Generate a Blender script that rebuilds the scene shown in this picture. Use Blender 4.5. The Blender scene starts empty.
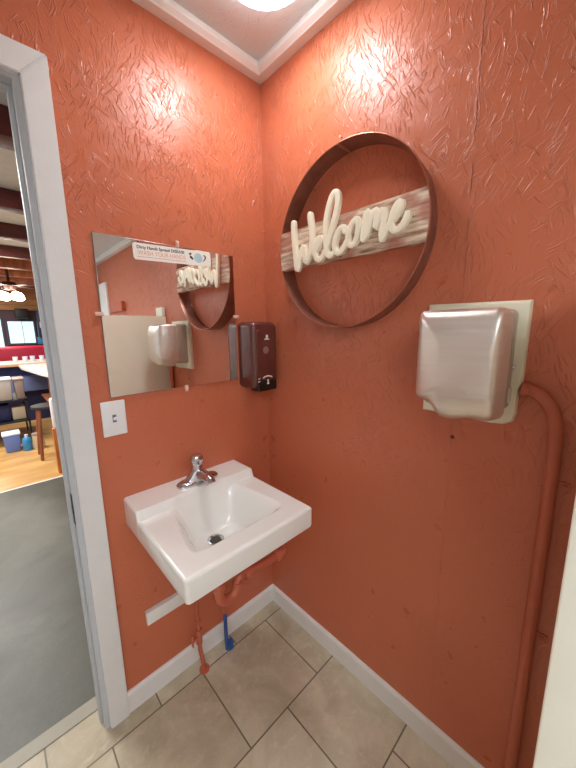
import bpy, bmesh, math, random
from mathutils import Vector, Matrix
random.seed(7)
S = bpy.context.scene
C = S.collection
PI = math.pi

# ------------------------------------------------------------------ camera
CAM = Vector((-0.9183, -1.1033, 1.3951))
FPX = 313.31
Rr = Vector((0.72335205, -0.6903396, -0.01389386))
Ru = Vector((0.12973946, 0.11612498, 0.98472466))
Rf = Vector((0.67818101, 0.71410519, -0.17356354))
cd = bpy.data.cameras.new('camera'); cam = bpy.data.objects.new('camera', cd); C.objects.link(cam)
cd.sensor_fit = 'VERTICAL'; cd.sensor_height = 24; cd.lens = FPX / 768 * 24
cd.clip_start = 0.01; cd.clip_end = 60
m = Matrix((Rr, Ru, -Rf)).transposed().to_4x4(); m.translation = CAM
cam.matrix_world = m
S.camera = cam

# ------------------------------------------------------------------ materials
def lin(r, g, b):
    f = lambda c: (c / 255 / 12.92) if c / 255 <= .04045 else ((c / 255 + .055) / 1.055) ** 2.4
    return (f(r), f(g), f(b), 1)

class N:
    """small node-tree helper"""
    def __init__(s, name):
        s.m = bpy.data.materials.new(name); s.m.use_nodes = True
        s.t = s.m.node_tree; s.b = s.t.nodes['Principled BSDF']
    def n(s, typ, **kw):
        x = s.t.nodes.new(typ)
        for k, v in kw.items():
            if k in ('inp',):
                for kk, vv in v.items():
                    if hasattr(vv, 'is_linked'): s.t.links.new(vv, x.inputs[kk])
                    else: x.inputs[kk].default_value = vv
            else: setattr(x, k, v)
        return x
    def math(s, op, a, b=None, c=None):
        x = s.n('ShaderNodeMath', operation=op)
        for i, v in enumerate((a, b, c)):
            if v is None: continue
            if hasattr(v, 'is_linked'): s.t.links.new(v, x.inputs[i])
            else: x.inputs[i].default_value = v
        return x.outputs[0]
    def vmath(s, op, a, b):
        x = s.n('ShaderNodeVectorMath', operation=op)
        for i, v in enumerate((a, b)):
            if hasattr(v, 'is_linked'): s.t.links.new(v, x.inputs[i])
            else: x.inputs[i].default_value = v
        return x.outputs[0]
    def mapr(s, v, a, b, c=0., d=1.):
        return s.n('ShaderNodeMapRange', inp={0: v, 1: a, 2: b, 3: c, 4: d}).outputs[0]
    def mix(s, f, a, b, mode='MIX'):
        x = s.n('ShaderNodeMix', data_type='RGBA', blend_type=mode)
        for i, v in ((0, f), (6, a), (7, b)):
            if hasattr(v, 'is_linked'): s.t.links.new(v, x.inputs[i])
            else: x.inputs[i].default_value = v
        return x.outputs[2]
    def noise(s, vec, scale, detail=2., rough=.5, dist=0.):
        return s.n('ShaderNodeTexNoise', inp={'Vector': vec, 'Scale': scale, 'Detail': detail, 'Roughness': rough, 'Distortion': dist}).outputs[0]
    def obj(s): return s.n('ShaderNodeTexCoord').outputs['Object']
    def set(s, **kw):
        for k, v in kw.items():
            k = k.replace('_', ' ')
            if hasattr(v, 'is_linked'): s.t.links.new(v, s.b.inputs[k])
            else: s.b.inputs[k].default_value = v
        return s
    def bump(s, h, strength=.5, dist=.01):
        x = s.n('ShaderNodeBump', inp={'Height': h, 'Strength': strength, 'Distance': dist})
        s.t.links.new(x.outputs[0], s.b.inputs['Normal'])

def plain(name, rgb, rough=.5, metal=0., var=.06, scale=12., bump=0., spec=.5, coat=0., emit=None, es=0.):
    a = N(name)
    o = a.obj()
    nz = a.noise(o, scale, 3.)
    c = lin(*rgb)
    lo = tuple(x * (1 - var * 2) for x in c[:3]) + (1,); hi = tuple(min(1, x * (1 + var * 2)) for x in c[:3]) + (1,)
    a.set(Base_Color=a.mix(nz, lo, hi), Roughness=rough, Metallic=metal)
    a.b.inputs['Specular IOR Level'].default_value = spec
    a.b.inputs['Coat Weight'].default_value = coat
    if bump: a.bump(a.noise(o, scale * 6, 3.), .4, bump)
    if emit:
        a.b.inputs['Emission Color'].default_value = lin(*emit); a.b.inputs['Emission Strength'].default_value = es
    return a.m

def textured_wall(name, rgb, seam=None, amp=1., rough=.33, flat_=False):
    a = N(name); o = a.obj()
    sp = a.n('ShaderNodeSeparateXYZ', inp={0: o})
    u = a.math('ADD', sp.outputs[0], sp.outputs[1]); v = sp.outputs[2]
    if flat_: u, v = sp.outputs[0], sp.outputs[1]
    uv = a.n('ShaderNodeCombineXYZ', inp={0: u, 1: v, 2: 0.}).outputs[0]
    w1 = a.n('ShaderNodeTexNoise', inp={'Vector': uv, 'Scale': 7., 'Detail': 1.}).outputs[1]
    w = a.vmath('MULTIPLY', a.vmath('SUBTRACT', w1, (.5, .5, .5)), (.04, .04, 0))
    p = a.vmath('ADD', uv, w)
    tot = None
    for i, (ang, ln, ac) in enumerate(((62, 19, 160), (30, 22, 175), (-60, 20, 165), (98, 18, 165), (80, 20, 180))):
        mp = a.n('ShaderNodeMapping', inp={'Vector': p, 'Rotation': (0, 0, math.radians(ang)), 'Location': (i * 3.1, i * 1.7, 0)})
        mp2 = a.n('ShaderNodeMapping', inp={'Vector': mp.outputs[0], 'Scale': (ln, ac, 1)})
        nn = a.noise(mp2.outputs[0], 1., 1.)
        r = a.mapr(nn, .60, .70)
        msk = a.mapr(a.noise(a.vmath('ADD', uv, (i * 5.3, 2., 0)), 8., 1.), .48, .56)
        r = a.math('MULTIPLY', r, msk)
        tot = r if tot is None else a.math('MAXIMUM', tot, r)
    if not flat_: tot = a.math('MULTIPLY', tot, a.mapr(v, .7, 1.75, .18, 1.))
    fine = a.noise(uv, 130., 3.)
    mid = a.noise(uv, 22., 3.)
    h = a.math('ADD', a.math('MULTIPLY', tot, 1.), a.math('MULTIPLY', fine, .22))
    h = a.math('ADD', h, a.math('MULTIPLY', mid, .45))
    c = lin(*rgb)
    lo = tuple(x * .90 for x in c[:3]) + (1,); hi = tuple(min(1, x * 1.10) for x in c[:3]) + (1,)
    col = a.mix(a.noise(uv, 3., 3.), lo, hi)
    # tiny bare specks where paint missed the plaster
    sp1 = a.mapr(a.noise(a.vmath('ADD', uv, (9., 9., 0)), 60., 2.), .78, .80)
    col = a.mix(a.math('MULTIPLY', sp1, .22), col, tuple(x * .35 for x in c[:3]) + (1,))
    if seam is not None:
        j = a.math('MULTIPLY', a.math('SUBTRACT', a.noise(a.n('ShaderNodeCombineXYZ', inp={0: 0., 1: v, 2: 0.}).outputs[0], 45., 3.), .5), .012)
        d = a.math('ABSOLUTE', a.math('ADD', a.math('SUBTRACT', sp.outputs[1], seam), j))
        g = a.mapr(d, .0006, .0016, 1., 0.)
        vis = a.mapr(a.noise(a.vmath('MULTIPLY', uv, (0, 1, 0)), 14., 3.), .42, .58, .05, 1.)
        up = a.mapr(v, 1.45, 1.85, .22, 1.)
        g = a.math('MULTIPLY', a.math('MULTIPLY', g, vis), up)
        col = a.mix(a.math('MULTIPLY', g, .75), col, lin(70, 28, 20))
        ridge = a.mapr(d, .002, .007, 1., 0.)
        h = a.math('ADD', a.math('SUBTRACT', h, a.math('MULTIPLY', g, 1.8)), a.math('MULTIPLY', ridge, .35))
    a.set(Base_Color=col, Roughness=a.mapr(mid, .3, .7, rough - .06, rough + .08))
    a.bump(h, .8 * amp, .0027)
    return a.m

RED = (203, 112, 79)
M = {}
M['red_left'] = textured_wall('terracotta_plaster_paint', RED)
M['red_right'] = textured_wall('terracotta_plaster_paint_seamed', RED, seam=-.8058)
M['red_paint'] = plain('terracotta_gloss_paint', (192, 100, 72), .35, var=.05, scale=30, bump=.001)
M['white_trim'] = plain('white_trim_paint', (238, 235, 230), .38, var=.02, scale=25, bump=.0006)
M['door_trim'] = plain('white_door_casing_paint', (230, 228, 226), .4, var=.02, scale=25, bump=.0008)
M['jamb'] = plain('grey_white_jamb_paint', (200, 202, 206), .45, var=.03, scale=20, bump=.0008)
M['ceil'] = textured_wall('white_textured_ceiling', (216, 221, 221), amp=.6, rough=.5, flat_=True)
M['porcelain'] = plain('white_porcelain', (246, 243, 236), .12, var=.006, scale=5, coat=.4)
M['chrome'] = plain('chrome', (205, 205, 208), .12, 1., var=.02)
M['dark_metal'] = plain('dark_drain_metal', (88, 84, 78), .3, 1., var=.05)
M['cream'] = plain('cream_partition_paint', (243, 241, 222), .45, var=.02, scale=15, bump=.0006)
M['cream_plate'] = plain('cream_backing_plate_plastic', (232, 226, 200), .42, var=.03, scale=15)
M['brown_plastic'] = plain('brown_glossy_plastic', (98, 50, 42), .22, var=.05, coat=.3)
M['dark_plastic'] = plain('black_plastic', (24, 18, 17), .3)
M['white_plastic'] = plain('white_plastic', (240, 240, 240), .35, var=.015)
M['white_print'] = plain('white_print', (238, 226, 220), .5)
M['blue_tape'] = plain('blue_valve_paint', (52, 92, 158), .45)
M['copper'] = plain('painted_copper_pipe', (190, 104, 76), .32, .35, var=.06, scale=40)
M['hoop_metal'] = plain('rusty_hoop_metal', (142, 94, 78), .34, .40, var=.22, scale=28, bump=.0006)
M['letter'] = plain('cream_letter_paint', (255, 243, 218), .5, var=.02)
M['black_print'] = plain('black_print', (52, 50, 62), .6)
M['coral_print'] = plain('coral_print', (226, 170, 150), .6)
M['blue_print'] = plain('pale_blue_print', (176, 204, 214), .6)
M['paper'] = plain('white_sticker_paper', (248, 240, 230), .5, var=.01)

# mirror glass
a = N('mirror_glass'); a.set(Base_Color=(.96, .96, .95, 1), Metallic=1., Roughness=.015); M['mirror'] = a.m

# brushed steel
a = N('brushed_steel'); o = a.obj()
st = a.noise(a.n('ShaderNodeMapping', inp={'Vector': o, 'Scale': (300, 5, 5)}).outputs[0], 1., 3.)
st2 = a.noise(a.n('ShaderNodeMapping', inp={'Vector': o, 'Scale': (10, 6, 160)}).outputs[0], 1., 3.)
a.set(Base_Color=a.mix(st2, lin(226, 218, 208), lin(242, 236, 228)), Metallic=.92, Roughness=a.mapr(st2, .3, .7, .36, .46))
a.b.inputs['Anisotropic'].default_value = .4
M['steel'] = a.m

# weathered board
a = N('weathered_barn_wood'); o = a.obj()
g = a.noise(a.n('ShaderNodeMapping', inp={'Vector': o, 'Scale': (12, 10, 95)}).outputs[0], 1., 5., .65)
g2 = a.noise(a.n('ShaderNodeMapping', inp={'Vector': o, 'Scale': (5, 9, 16)}).outputs[0], 1., 3.)
c1 = a.mix(a.mapr(g, .36, .60), lin(150, 108, 88), lin(236, 212, 184))
c2 = a.mix(a.mapr(g2, .5, .62, 0., .75), c1, lin(178, 104, 84))
a.set(Base_Color=c2, Roughness=.7); a.bump(g, .6, .003)
M['barn'] = a.m

# floor tile: running bond 0.337 x 0.333
a = N('beige_stone_floor_tile'); o = a.obj()
mp = a.n('ShaderNodeMapping', inp={'Vector': o, 'Location': (.4500 + .337 * 10 + .1685, .405 + .333 * 10, 0)})
br = a.n('ShaderNodeTexBrick', offset=.5, offset_frequency=2, inp={'Vector': mp.outputs[0], 'Scale': 1., 'Mortar Size': .0027, 'Mortar Smooth': .15, 'Brick Width': .337, 'Row Height': .333, 'Color1': (0, 0, 0, 1), 'Color2': (1, 1, 1, 1), 'Mortar': (.5, .5, .5, 1), 'Bias': 0.})
nz = a.noise(o, 6., 6., .62, .6); nz2 = a.noise(o, 28., 5., .7, .3); nz3 = a.noise(o, 2.3, 2.)
cc = a.mix(a.mapr(nz, .35, .65), lin(184, 169, 141), lin(224, 212, 184))
cc = a.mix(a.mapr(nz2, .52, .70, 0., .5), cc, lin(238, 230, 206))
cc = a.mix(a.mapr(nz3, .45, .6, 0., .35), cc, lin(146, 128, 98))
sc = a.n('ShaderNodeSeparateColor', inp={0: br.outputs['Color']}).outputs[0]
cc = a.mix(.30, cc, a.mix(sc, lin(150, 134, 108), lin(232, 223, 200)))
cc = a.mix(br.outputs['Fac'], cc, lin(122, 110, 92))
a.set(Base_Color=cc, Roughness=a.mapr(nz2, .3, .7, .34, .5))
h = a.math('SUBTRACT', a.math('MULTIPLY', nz2, .3), a.math('MULTIPLY', br.outputs['Fac'], 1.))
a.bump(h, .6, .002)
M['tile'] = a.m

# grey worn floor of the other room
a = N('worn_grey_floor'); o = a.obj()
nz = a.noise(o, 2.2, 4., .6, .5); nz2 = a.noise(o, 70., 4., .6)
cc = a.mix(a.mapr(nz, .35, .65), lin(60, 62, 53), lin(90, 91, 80))
cc = a.mix(a.mapr(nz2, .4, .7, 0., .35), cc, lin(66, 67, 58))
a.set(Base_Color=cc, Roughness=.42); a.bump(nz2, .3, .001)
M['grey_floor'] = a.m

def wood(name, c1_, c2_, stretch=(3, 3, 3), rough=.45, planks=None):
    a = N(name); o = a.obj()
    g = a.noise(a.n('ShaderNodeMapping', inp={'Vector': o, 'Scale': stretch}).outputs[0], 1., 4., .6, .4)
    cc = a.mix(a.mapr(g, .35, .65), lin(*c1_), lin(*c2_))
    if planks:
        ax, w = planks
        s_ = a.n('ShaderNodeSeparateXYZ', inp={0: o}).outputs[ax]
        fr = a.math('FRACT', a.math('DIVIDE', a.math('ADD', s_, 50.), w))
        ed = a.mapr(a.math('ABSOLUTE', a.math('SUBTRACT', fr, .5)), .46, .49)
        idn = a.n('ShaderNodeTexWhiteNoise', noise_dimensions='1D', inp={'W': a.math('FLOOR', a.math('DIVIDE', a.math('ADD', s_, 50.), w))}).outputs[0]
        cc = a.mix(.35, cc, a.mix(idn, lin(*c1_), lin(*c2_)))
        cc = a.mix(ed, cc, tuple(x * .3 for x in lin(*c1_)[:3]) + (1,))
    a.set(Base_Color=cc, Roughness=rough)
    return a.m
M['tan_floor'] = wood('tan_wood_floor', (186, 138, 78), (216, 172, 108), (1.5, 6, 1), .35)
M['plank_ceiling'] = wood('pine_plank_ceiling', (170, 120, 66), (222, 178, 118), (2, 9, 2), .5, (1, .22))
M['plank_wall'] = wood('pine_plank_wall', (150, 100, 56), (200, 152, 96), (2, 2, 9), .5, (2, .15))
M['beam'] = wood('dark_red_brown_beam', (66, 22, 20), (96, 38, 30), (3, 12, 12), .4)
M['orange_wood'] = wood('orange_varnished_wood', (168, 84, 30), (206, 124, 54), (14, 14, 3), .35)
M['brown_wood'] = wood('brown_wood', (116, 62, 38), (158, 92, 58), (12, 12, 3), .45)
M['off_ceiling'] = plain('pale_grey_ceiling_paint', (216, 216, 210), .6)
M['far_wall'] = plain('dark_mauve_wall_paint', (84, 66, 76), .6)
M['side_wall'] = plain('pale_wall_paint', (226, 226, 224), .6)
M['laminate'] = plain('white_laminate', (236, 230, 218), .3)
M['pink_edge'] = plain('salmon_laminate_edge', (214, 160, 128), .4)
M['blue_grey'] = plain('blue_grey_laminate', (106, 118, 160), .5)
M['navy'] = plain('navy_paint', (34, 40, 84), .5)
M['black_shelf'] = plain('black_shelf_paint', (26, 26, 32), .5)
M['bin_grey'] = plain('grey_bin_plastic', (186, 178, 170), .5)
M['bin_tan'] = plain('taupe_bin_plastic', (150, 132, 122), .5)
M['blue_plastic'] = plain('blue_storage_plastic', (104, 134, 204), .35)
M['sky_plastic'] = plain('bright_blue_plastic', (52, 138, 196), .35)
M['label_white'] = plain('pale_label', (220, 226, 240), .5)
M['tan_tin'] = plain('tan_canister_paint', (206, 190, 158), .45)
M['magenta'] = plain('magenta_red_vinyl', (186, 22, 62), .35)
M['towel'] = plain('white_towel_cloth', (236, 226, 226), .8, bump=.003)
M['fan_dark'] = plain('dark_fan_blade', (66, 28, 26), .4)
M['lamp_glow'] = plain('glowing_frosted_shade', (255, 246, 226), .4, emit=(255, 244, 220), es=14.)
M['day_pane'] = plain('daylit_window_pane', (160, 220, 226), .2, var=.2, scale=3, emit=(190, 232, 240), es=.75)
M['bulb_panel'] = plain('lit_ceiling_panel', (255, 255, 255), .4, emit=(255, 252, 246), es=4.)

# light diffuser with a perforated dot pattern
a = N('perforated_light_diffuser'); o = a.obj()
s_ = a.n('ShaderNodeSeparateXYZ', inp={0: o})
fx = a.math('SUBTRACT', a.math('FRACT', a.math('MULTIPLY', a.math('ADD', s_.outputs[0], 5.), 110.)), .5)
fy = a.math('SUBTRACT', a.math('FRACT', a.math('MULTIPLY', a.math('ADD', s_.outputs[1], 5.), 110.)), .5)
r = a.math('SQRT', a.math('ADD', a.math('MULTIPLY', fx, fx), a.math('MULTIPLY', fy, fy)))
hole = a.mapr(r, .22, .34, 1., 0.)
a.set(Base_Color=a.mix(hole, (.9, .9, .9, 1), (.3, .3, .3, 1)), Emission_Color=a.mix(hole, (.94, .975, 1., 1), (.022, .023, .024, 1)))
LIGHT_E = 38.
a.b.inputs['Emission Strength'].default_value = LIGHT_E
M['diffuser'] = a.m
a = N('lit_frosted_rim'); a.set(Base_Color=(.92, .92, .92, 1), Roughness=.4, Emission_Color=(.94, .975, 1., 1), Emission_Strength=5.)
M['lit_rim'] = a.m

# ------------------------------------------------------------------ mesh helpers
def link(name, me, mat, parent=None, smooth=True):
    o = bpy.data.objects.new(name, me); C.objects.link(o)
    for mm in (mat if isinstance(mat, (list, tuple)) else [mat]): me.materials.append(mm)
    if smooth and me.polygons:
        for p in me.polygons: p.use_smooth = True
        try: me.set_sharp_from_angle(angle=math.radians(35))
        except Exception: pass
    if parent:
        o.parent = parent
        pw = Matrix.Translation(parent_loc(parent)); o.matrix_parent_inverse = pw.inverted()
    return o
def parent_loc(p):
    v = Vector(p.location)
    q = p.parent
    return v  # only top-level empties are moved; all mesh parts keep location 0

def obj(name, bm, mat, parent=None, smooth=True):
    bmesh.ops.recalc_face_normals(bm, faces=bm.faces)
    me = bpy.data.meshes.new(name); bm.to_mesh(me); bm.free()
    return link(name, me, mat, parent, smooth)

def box(bm, x0, x1, y0, y1, z0, z1, bev=0., seg=2, rot=None, pivot=None):
    x0, x1 = min(x0, x1), max(x0, x1); y0, y1 = min(y0, y1), max(y0, y1); z0, z1 = min(z0, z1), max(z0, z1)
    r = bmesh.ops.create_cube(bm, size=1)
    vs = r['verts']
    for v in vs:
        v.co = Vector(((x0 + x1) / 2 + v.co.x * (x1 - x0), (y0 + y1) / 2 + v.co.y * (y1 - y0), (z0 + z1) / 2 + v.co.z * (z1 - z0)))
    if bev > 0:
        es = list({e for v in vs for e in v.link_edges})
        rr = bmesh.ops.bevel(bm, geom=es, offset=bev, segments=seg, affect='EDGES', profile=.5)
        vs = list({v for f in rr['faces'] for v in f.verts} | {v for v in vs if v.is_valid})
    if rot is not None:
        c = Vector(pivot) if pivot else Vector(((x0 + x1) / 2, (y0 + y1) / 2, (z0 + z1) / 2))
        bmesh.ops.rotate(bm, verts=vs, cent=c, matrix=rot)
    return vs

def nb(): return bmesh.new()
def bx(*a, **k):
    bm = nb(); box(bm, *a, **k); return bm

def tube(bm, pts, rad, n=14, caps=True):
    pts = [Vector(p) for p in pts]
    rs = rad if isinstance(rad, (list, tuple)) else [rad] * len(pts)
    prev = None; rings = []
    for i, p in enumerate(pts):
        d = (pts[min(i + 1, len(pts) - 1)] - pts[max(i - 1, 0)]).normalized()
        if prev is None:
            up = Vector((0, 0, 1)) if abs(d.z) < .9 else Vector((1, 0, 0))
            u = d.cross(up).normalized()
        else:
            u = (prev - d * prev.dot(d)).normalized()
        prev = u; w = d.cross(u)
        rings.append([bm.verts.new(p + (u * math.cos(2 * PI * k / n) + w * math.sin(2 * PI * k / n)) * rs[i]) for k in range(n)])
    for a_, b_ in zip(rings, rings[1:]):
        for k in range(n):
            bm.faces.new((a_[k], a_[(k + 1) % n], b_[(k + 1) % n], b_[k]))
    if caps:
        bm.faces.new(rings[0]); bm.faces.new(list(reversed(rings[-1])))

def lathe(bm, prof, c, axis='z', n=40):
    """prof: list of (radius, height along axis)"""
    rings = []
    c = Vector(c)
    ax = {'x': (Vector((0, 1, 0)), Vector((0, 0, 1)), Vector((1, 0, 0))), 'y': (Vector((1, 0, 0)), Vector((0, 0, 1)), Vector((0, 1, 0))), 'z': (Vector((1, 0, 0)), Vector((0, 1, 0)), Vector((0, 0, 1)))}[axis]
    for r, h in prof:
        if r < 1e-6: rings.append([bm.verts.new(c + ax[2] * h)])
        else: rings.append([bm.verts.new(c + ax[2] * h + (ax[0] * math.cos(2 * PI * k / n) + ax[1] * math.sin(2 * PI * k / n)) * r) for k in range(n)])
    for a_, b_ in zip(rings, rings[1:]):
        for k in range(n):
            A, B = a_[k % len(a_)], a_[(k + 1) % len(a_)]; D, E = b_[k % len(b_)], b_[(k + 1) % len(b_)]
            f = []
            for v in (A, B, E, D):
                if v not in f: f.append(v)
            if len(f) > 2: bm.faces.new(f)

def smooth_path(pts, it=3):
    pts = [Vector(p) for p in pts]
    for _ in range(it):
        q = [pts[0]]
        for a_, b_ in zip(pts, pts[1:]):
            q += [a_.lerp(b_, .25), a_.lerp(b_, .75)]
        q.append(pts[-1]); pts = q
    return pts

def thing(name, label, cat, loc=(0, 0, 0), group=None):
    o = bpy.data.objects.new(name, None); C.objects.link(o); o.location = loc
    o.empty_display_size = .1
    o['label'] = label; o['category'] = cat
    if group: o['group'] = group
    return o
def tag(o, label, cat, group=None):
    o['label'] = label; o['category'] = cat
    if group: o['group'] = group
    return o
def struct(name, bm, mat, parent=None, smooth=False, label=None):
    o = obj(name, bm, mat, parent, smooth)
    if not parent: o['kind'] = 'structure'
    if label: o['label'] = label
    return o

def text_mesh(name, body, size, mat, parent, origin, ux, uy, depth=.0004, bold=0., width=None, center=False):
    cu = bpy.data.curves.new(name, 'FONT'); cu.body = body; cu.size = size; cu.extrude = depth; cu.offset = bold
    if center: cu.align_x = 'CENTER'
    to = bpy.data.objects.new(name, cu); C.objects.link(to)
    dg = bpy.context.evaluated_depsgraph_get(); me = bpy.data.meshes.new_from_object(to.evaluated_get(dg))
    C.objects.unlink(to); bpy.data.objects.remove(to)
    xs = [v.co.x for v in me.vertices]
    k = width / (max(xs) - min(xs)) if width else 1.
    ux = Vector(ux); uy = Vector(uy); uz = ux.cross(uy); O = Vector(origin)
    for v in me.vertices:
        v.co = O + ux * v.co.x * k + uy * v.co.y + uz * v.co.z
    return link(name, me, mat, parent, False)

# ------------------------------------------------------------------ restroom shell
CH = 2.385      # ceiling
TB = 2.35       # underside of the ceiling trim
DX0, DX1, DT = -1.60, -.79, 2.02   # doorway
WT = .075
struct('floor', bx(-2.2, .12, -2.75, .085, -.08, 0), M['tile'], label='beige stone tile floor laid in running bond')
bm = nb()
box(bm, DX1, .12, 0, WT, 0, CH); box(bm, DX0, DX1, 0, WT, DT, CH); box(bm, -2.2, DX0, 0, WT, 0, CH)
struct('wall_left', bm, M['red_left'], label='terracotta red textured wall with the doorway and mirror')
struct('wall_right', bx(0, .12, -2.75, 0, 0, CH), M['red_right'], label='terracotta red textured wall with welcome sign and hand dryer')
struct('wall_back', bx(-2.2, .12, -2.87, -2.75, 0, CH), M['side_wall'])
struct('wall_side', bx(-2.32, -2.2, -2.87, WT, 0, CH), M['side_wall'])
struct('ceiling', bx(-2.32, .12, -2.87, WT, CH, CH + .08), M['ceil'], label='white textured ceiling')
# lower ceiling over the rear of the room, seen in the mirror
struct('ceiling_rear', bx(-2.2, 0, -2.75, -1.5, 2.10, CH), M['ceil'])

def trim_profile(bm, along, a0, a1, zb, zt, w=.046):
    """flat ceiling trim with a bead; along='x' (on y=0 wall) or 'y' (on x=0 wall)"""
    prof = [(0, zb), (w * .72, zb + .001), (w * .80, zb + .006), (w, zb + .014), (w * 1.02, zb + .022), (w * .96, zt), (0, zt)]
    ends = []
    for t in (a0, a1):
        row = []
        for d, z in prof:
            tt = t
            if t == a1 == 0: tt = -d        # mitre into the corner
            row.append(bm.verts.new((tt, -d, z) if along == 'x' else (-d, tt, z)))
        ends.append(row)
    n = len(prof)
    for k in range(n):
        bm.faces.new((ends[0][k], ends[0][(k + 1) % n], ends[1][(k + 1) % n], ends[1][k]))
    bm.faces.new(ends[0]); bm.faces.new(list(reversed(ends[1])))
bm = nb(); trim_profile(bm, 'x', -2.2, 0, TB, CH); struct('trim_1', bm, M['white_trim'], label='white ceiling trim above the left wall')
bm = nb(); trim_profile(bm, 'y', -1.5, 0, TB, CH); struct('trim_2', bm, M['white_trim'], label='white ceiling trim above the right wall')
bm = nb(); box(bm, -.045, 0, -2.75, -1.5, 2.055, 2.10, bev=.006); struct('trim_3', bm, M['white_trim'])

def baseboard(bm, along, a0, a1, h=.0856, t=.012):
    prof = [(0, 0), (t, 0), (t, h - .012), (t - .003, h - .004), (t - .007, h), (0, h)]
    ends = []
    for tv in (a0, a1):
        row = []
        for d, z in prof:
            tt = -d if tv == 0 else tv
            row.append(bm.verts.new((tt, -d, z) if along == 'x' else (-d, tt, z)))
        ends.append(row)
    n = len(prof)
    for k in range(n):
        bm.faces.new((ends[0][k], ends[0][(k + 1) % n], ends[1][(k + 1) % n], ends[1][k]))
    bm.faces.new(ends[0]); bm.faces.new(list(reversed(ends[1])))
bm = nb(); baseboard(bm, 'x', -.7195, 0); struct('baseboard_left', bm, M['white_trim'], label='white baseboard under the sink wall')
bm = nb(); baseboard(bm, 'y', -1.089, 0); struct('baseboard_right', bm, M['white_trim'], label='white baseboard along the right wall')

# doorway: casing, jamb, stop
CX1 = -.714
d = struct('door_1', bx(DX1 - .0002, DX1 + .02, -.004, WT + .004, 0, DT + .02), M['jamb'], label='white painted doorway frame')
bm = nb()   # casing with mitred corner
def quad_prism(bm, pts, y0, y1):
    lo = [bm.verts.new((x, y0, z)) for x, z in pts]; hi = [bm.verts.new((x, y1, z)) for x, z in pts]
    bm.faces.new(lo); bm.faces.new(list(reversed(hi)))
    for k in range(len(pts)):
        bm.faces.new((lo[k], lo[(k + 1) % len(pts)], hi[(k + 1) % len(pts)], hi[k]))
xi = -.776
CT = 2.087
quad_prism(bm, [(xi, 0), (CX1, 0), (CX1, CT), (xi, CT - .069)], -.02, 0)
bmesh.ops.bevel(bm, geom=bm.edges[:], offset=.003, segments=2, affect='EDGES')
obj('casing', bm, M['door_trim'], d)
bm = nb()
quad_prism(bm, [(xi, CT - .0695), (CX1, CT - .0005), (-1.68, CT - .0005), (-1.607, CT - .0695)], -.02, 0)
bmesh.ops.bevel(bm, geom=bm.edges[:], offset=.003, segments=2, affect='EDGES')
obj('casing', bm, M['door_trim'], d)
bm = nb()
quad_prism(bm, [(-1.607, 0), (-1.68, 0), (-1.68, CT - .001), (-1.607, CT - .070)], -.02, 0)
obj('casing', bm, M['door_trim'], d)
bm = nb(); box(bm, DX0, DX1, -.004, WT + .004, DT - .012, DT, 0); obj('jamb', bm, M['jamb'], d)
bm = nb(); box(bm, DX0 - .0002, DX0 + .012, -.004, WT + .004, 0, DT - .012, 0); obj('jamb', bm, M['jamb'], d)
bm = nb(); box(bm, DX1 - .010, DX1, .030, .052, 0, DT - .012, .002); box(bm, DX0 + .012, DX1 - .010, .030, .052, DT - .024, DT - .012, .002)
obj('door_stop', bm, M['jamb'], d)
bm = nb(); box(bm, DX1 - .0025, DX1, .004, .026, .80, .90, .001); box(bm, DX1 - .004, DX1, .004, .010, .835, .865, .001)
obj('strike_plate', bm, M['dark_metal'], d)

struct('trim_4', bx(-1.75, -.62, .085, .14, -.08, .004, bev=.004) if False else bx(DX0, DX1, .085, .14, -.08, .004, bev=.003), plain('grey_threshold_stone', (168, 162, 146), .5, var=.08, scale=9), label='narrow grey threshold strip in the doorway')

# ------------------------------------------------------------------ ceiling light
LC = Vector((-.256, -.338, 0))
cl = thing('ceiling_light', 'round white lit ceiling light with perforated centre near the corner', 'ceiling light', (LC.x, LC.y, CH))
bm = nb(); lathe(bm, [(0, CH), (.133, CH), (.135, CH - .008), (.131, CH - .014), (0, CH - .014)], LC, n=64); obj('base_ring', bm, M['white_plastic'], cl)
bm = nb(); lathe(bm, [(.126, CH - .014), (.128, CH - .026), (.123, CH - .038), (.112, CH - .044), (.104, CH - .046)], LC, n=64)
obj('rim', bm, M['lit_rim'], cl)
bm = nb(); lathe(bm, [(.104, CH - .046), (.05, CH - .0475), (0, CH - .048)], LC, n=64); obj('diffuser', bm, M['diffuser'], cl)
rear = thing('ceiling_light', 'added rectangular fill light panel over the unseen rear of the room', 'ceiling light', (-1.35, -1.95, 2.10))  # glowing panel added out of view to fill the room from behind
obj('frame', bx(-1.98, -.72, -2.33, -1.57, 2.075, 2.10, bev=.004), M['white_trim'], rear)
obj('diffuser', bx(-1.95, -.75, -2.30, -1.60, 2.065, 2.076, bev=.002), plain('rear_fill_glow', (255, 255, 255), .4, var=0, emit=(236, 246, 255), es=5.8), rear)

# ------------------------------------------------------------------ cream half-height partition
pt = thing('restroom_partition', 'cream half-height partition at the right edge, also seen in the mirror', 'partition', (-.25, -1.14, 0))
PX = -.50
bm = nb(); box(bm, PX, 0, -1.215, -1.0905, .0, 1.492, bev=.004, seg=2); obj('panel', bm, M['cream'], pt)
bm = nb(); box(bm, -.026, -.001, -1.20, -1.092, 1.492, 1.553, bev=.006); obj('wall_bracket', bm, M['cream'], pt)

# painted things on the right wall behind the camera, seen only in the mirror
struct('trim_5', bx(-.02, 0, -2.70, -2.40, 0, 1.865, bev=.004), M['white_trim'])
wb = tag(obj('wall_box', bx(-.035, 0, -2.28, -1.93, 1.57, 1.655, bev=.004), M['red_paint']), 'terracotta painted wall ledge seen small at the left of the mirror', 'ledge')

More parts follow.
